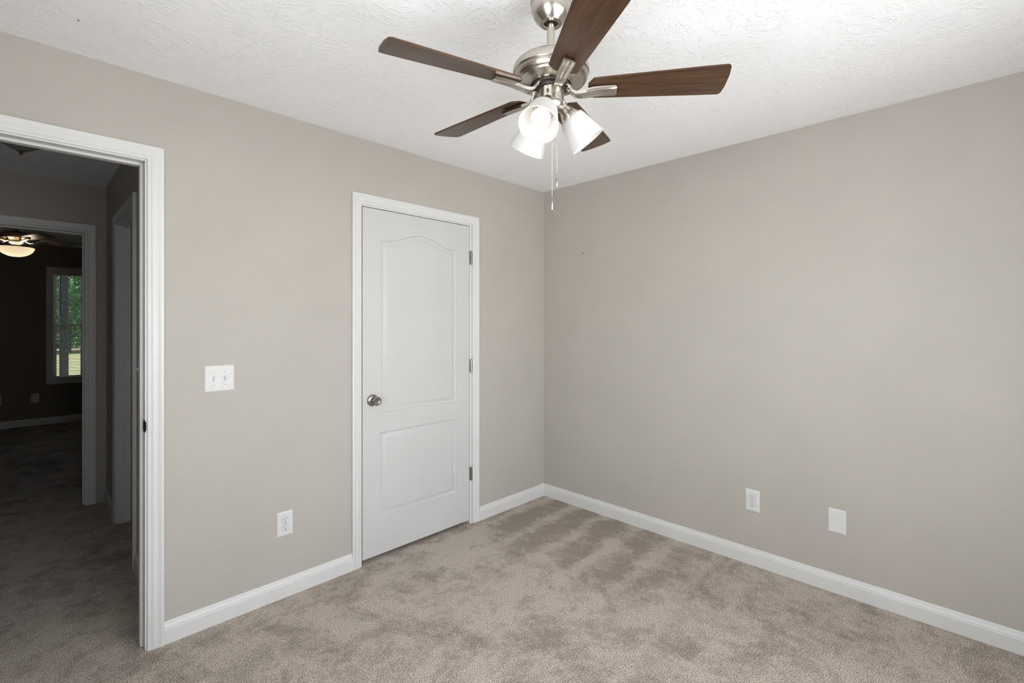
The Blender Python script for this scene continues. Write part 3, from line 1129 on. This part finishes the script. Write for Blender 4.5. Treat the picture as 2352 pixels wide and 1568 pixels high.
# venetian blind in the far room's window, slats open
bl = empty('window_blind', (0, Y2B, 0))
tag(bl, 'white horizontal slat blind hanging open in the far room window', 'window blind')
bx0, bx1 = W1[0] + .018, W1[1] - .018
obj('headrail', boxes((bx0, bx1, .006, .046, W1[3] - .058, W1[3] - .014)), TRIM, bl)
bm = bmesh.new()
z = W1[3] - .075
while z > W1[2] + .045:
    vs = []
    for y, dz in ((.013, -.0022), (.020, .0000), (.026, .0008), (.032, .0000), (.039, .0022)):
        vs.append((y, z + dz))
    lo = [[bm.verts.new((x, y, zz - .0008)) for y, zz in vs] for x in (bx0, bx1)]
    up = [[bm.verts.new((x, y, zz + .0008)) for y, zz in vs] for x in (bx0, bx1)]
    for i in range(4):
        bm.faces.new((lo[0][i], lo[0][i + 1], lo[1][i + 1], lo[1][i]))
        bm.faces.new((up[0][i], up[1][i], up[1][i + 1], up[0][i + 1]))
    for i in (0, 4):
        bm.faces.new((lo[0][i], lo[1][i], up[1][i], up[0][i]))
    z -= .0215
obj('slats', bm, BLIND, bl)
obj('bottom_rail', boxes((bx0, bx1, .012, .040, W1[2] + .014, W1[2] + .034)), TRIM, bl)
bm = bmesh.new()
for x in (bx0 + .10, bx1 - .10):
    tube(bm, [(x, .012, W1[3] - .05), (x, .012, W1[2] + .03)], .0012, 6)
obj('ladder_cord', bm, TRIM, bl)
bm = tube(bmesh.new(), [(bx0 + .065, .004, W1[3] - .06), (bx0 + .065, .002, W1[3] - .62)], .004, 8)
obj('tilt_wand', bm, plain('wand_dark', (.12, .12, .11), .4), bl)


# ------------------------------------------------------------------ outdoors behind the far window
def lawn_mat():
    m, nt, b = new_mat('lawn_grass')
    v = coords(nt)
    f = noise(nt, v, 1.2, 6, .7)
    g = noise(nt, v, 30, 3, .7)
    s = math_n(nt, 'ADD', math_n(nt, 'MULTIPLY', f, .5), math_n(nt, 'MULTIPLY', g, .5))
    nt.links.new(ramp(nt, s, [(.35, (.16, .19, .07)), (.5, (.31, .32, .14)), (.65, (.48, .46, .24))]), b.inputs['Base Color'])
    b.inputs['Roughness'].default_value = .9
    bump(nt, b, g, .6, .03)
    return m


def leaf_mat(name, c0, c1):
    m, nt, b = new_mat(name)
    v = coords(nt)
    f = noise(nt, v, 1.7, 4, .7)
    col = ramp(nt, f, [(.35, c0), (.65, c1)])
    nt.links.new(col, b.inputs['Base Color'])
    b.inputs['Roughness'].default_value = .6
    t = N(nt, 'ShaderNodeBsdfTranslucent')
    nt.links.new(col, t.inputs['Color'])
    mx = N(nt, 'ShaderNodeMixShader')
    mx.inputs[0].default_value = .4
    nt.links.new(b.outputs[0], mx.inputs[1])
    nt.links.new(t.outputs[0], mx.inputs[2])
    nt.links.new(mx.outputs[0], nt.nodes['Material Output'].inputs['Surface'])
    return m


GZ = -.35
structure(obj('ground', boxes((-25, 25, 6.76, 60, GZ - .1, GZ)), lawn_mat()))
LEAF_A = leaf_mat('leaf_mid_green', (.06, .18, .07), (.32, .58, .24))
LEAF_B = leaf_mat('leaf_bluish_green', (.035, .11, .06), (.12, .30, .17))
LEAF_C = leaf_mat('leaf_light_green', (.15, .28, .07), (.45, .62, .22))
BARK = plain('bark', (.10, .075, .06), .9)


def tree(label, x, y, h, r, mat, n, trunk_h, group):
    root = empty('tree', (x, y, GZ))
    tag(root, label, 'tree', group)
    bm = bmesh.new()
    tube(bm, [(0, 0, -.05), (.04, .02, trunk_h * .5), (-.03, .05, trunk_h), (.05, .0, h * .75)], [.20, .16, .13, .05], 12)
    for k in range(7):
        a = k * 2.4
        z0 = trunk_h * (.75 + .06 * k)
        tube(bm, [(0, 0, z0), (math.cos(a) * r * .35, math.sin(a) * r * .35, z0 + h * .10), (math.cos(a) * r * .7, math.sin(a) * r * .7, z0 + h * .2)], [.06, .04, .015], 8)
    obj('trunk', bm, BARK, root, smooth=60)
    bm = bmesh.new()
    rnd = random.Random(int(x * 100 + y * 7))
    blobs = [(Vector((rnd.uniform(-.6, .6) * r, rnd.uniform(-.6, .6) * r, trunk_h * .55 + rnd.random() * (h - trunk_h * .55))), rnd.uniform(.28, .5) * r) for _ in range(26)]
    for i in range(n):
        c, br = blobs[i % len(blobs)]
        d = Vector((rnd.gauss(0, 1), rnd.gauss(0, 1), rnd.gauss(0, 1))).normalized()
        p = c + d * br * (.75 + .25 * rnd.random())
        s = rnd.uniform(.07, .17)
        u = Vector((rnd.gauss(0, 1), rnd.gauss(0, 1), rnd.gauss(0, 1))).normalized()
        v = u.orthogonal().normalized()
        wv = u.cross(v)
        vs = [bm.verts.new(p + q) for q in (v * s, wv * s * .45, -v * s, -wv * s * .45)]
        bm.faces.new(vs)
    obj('foliage', bm, mat, root)
    return root


tree('broad mid green tree in the middle of the outdoor row, showing beside the porch post', -1.3, 36.0, 8.0, 3.2, LEAF_A, 26000, 1.0, 'trees beyond the lawn')
tree('pale green leafy tree standing right behind the middle one', -1.5, 44.0, 9.5, 3.3, LEAF_C, 26000, .8, 'trees beyond the lawn')
tree('bluish green tree in the back row, right of the pale green one', 6.4, 44.0, 9.0, 3.2, LEAF_B, 9000, 1.4, 'trees beyond the lawn')
tree('dark bluish green tree at the left end of the outdoor tree row', -9.5, 36.0, 8.5, 3.2, LEAF_B, 6000, 1.4, 'trees beyond the lawn')
tree('tall mid green tree at the far right of the outdoor tree row', 7.2, 36.0, 8.5, 3.2, LEAF_A, 6000, 1.4, 'trees beyond the lawn')

# porch post just outside the window
bm = bmesh.new()
box(bm, -.060, .060, -.060, .060, 0, 3.1, .006, 2)
post = obj('porch_post', bm, plain('post_paint_grey', (.055, .050, .048), .8), loc=(-2.47, 9.2, GZ))
tag(post, 'grey square porch post standing outside the far room window', 'post')
obj('base_trim', boxes((-.08, .08, -.08, .08, 0, .16)), TRIM, post)
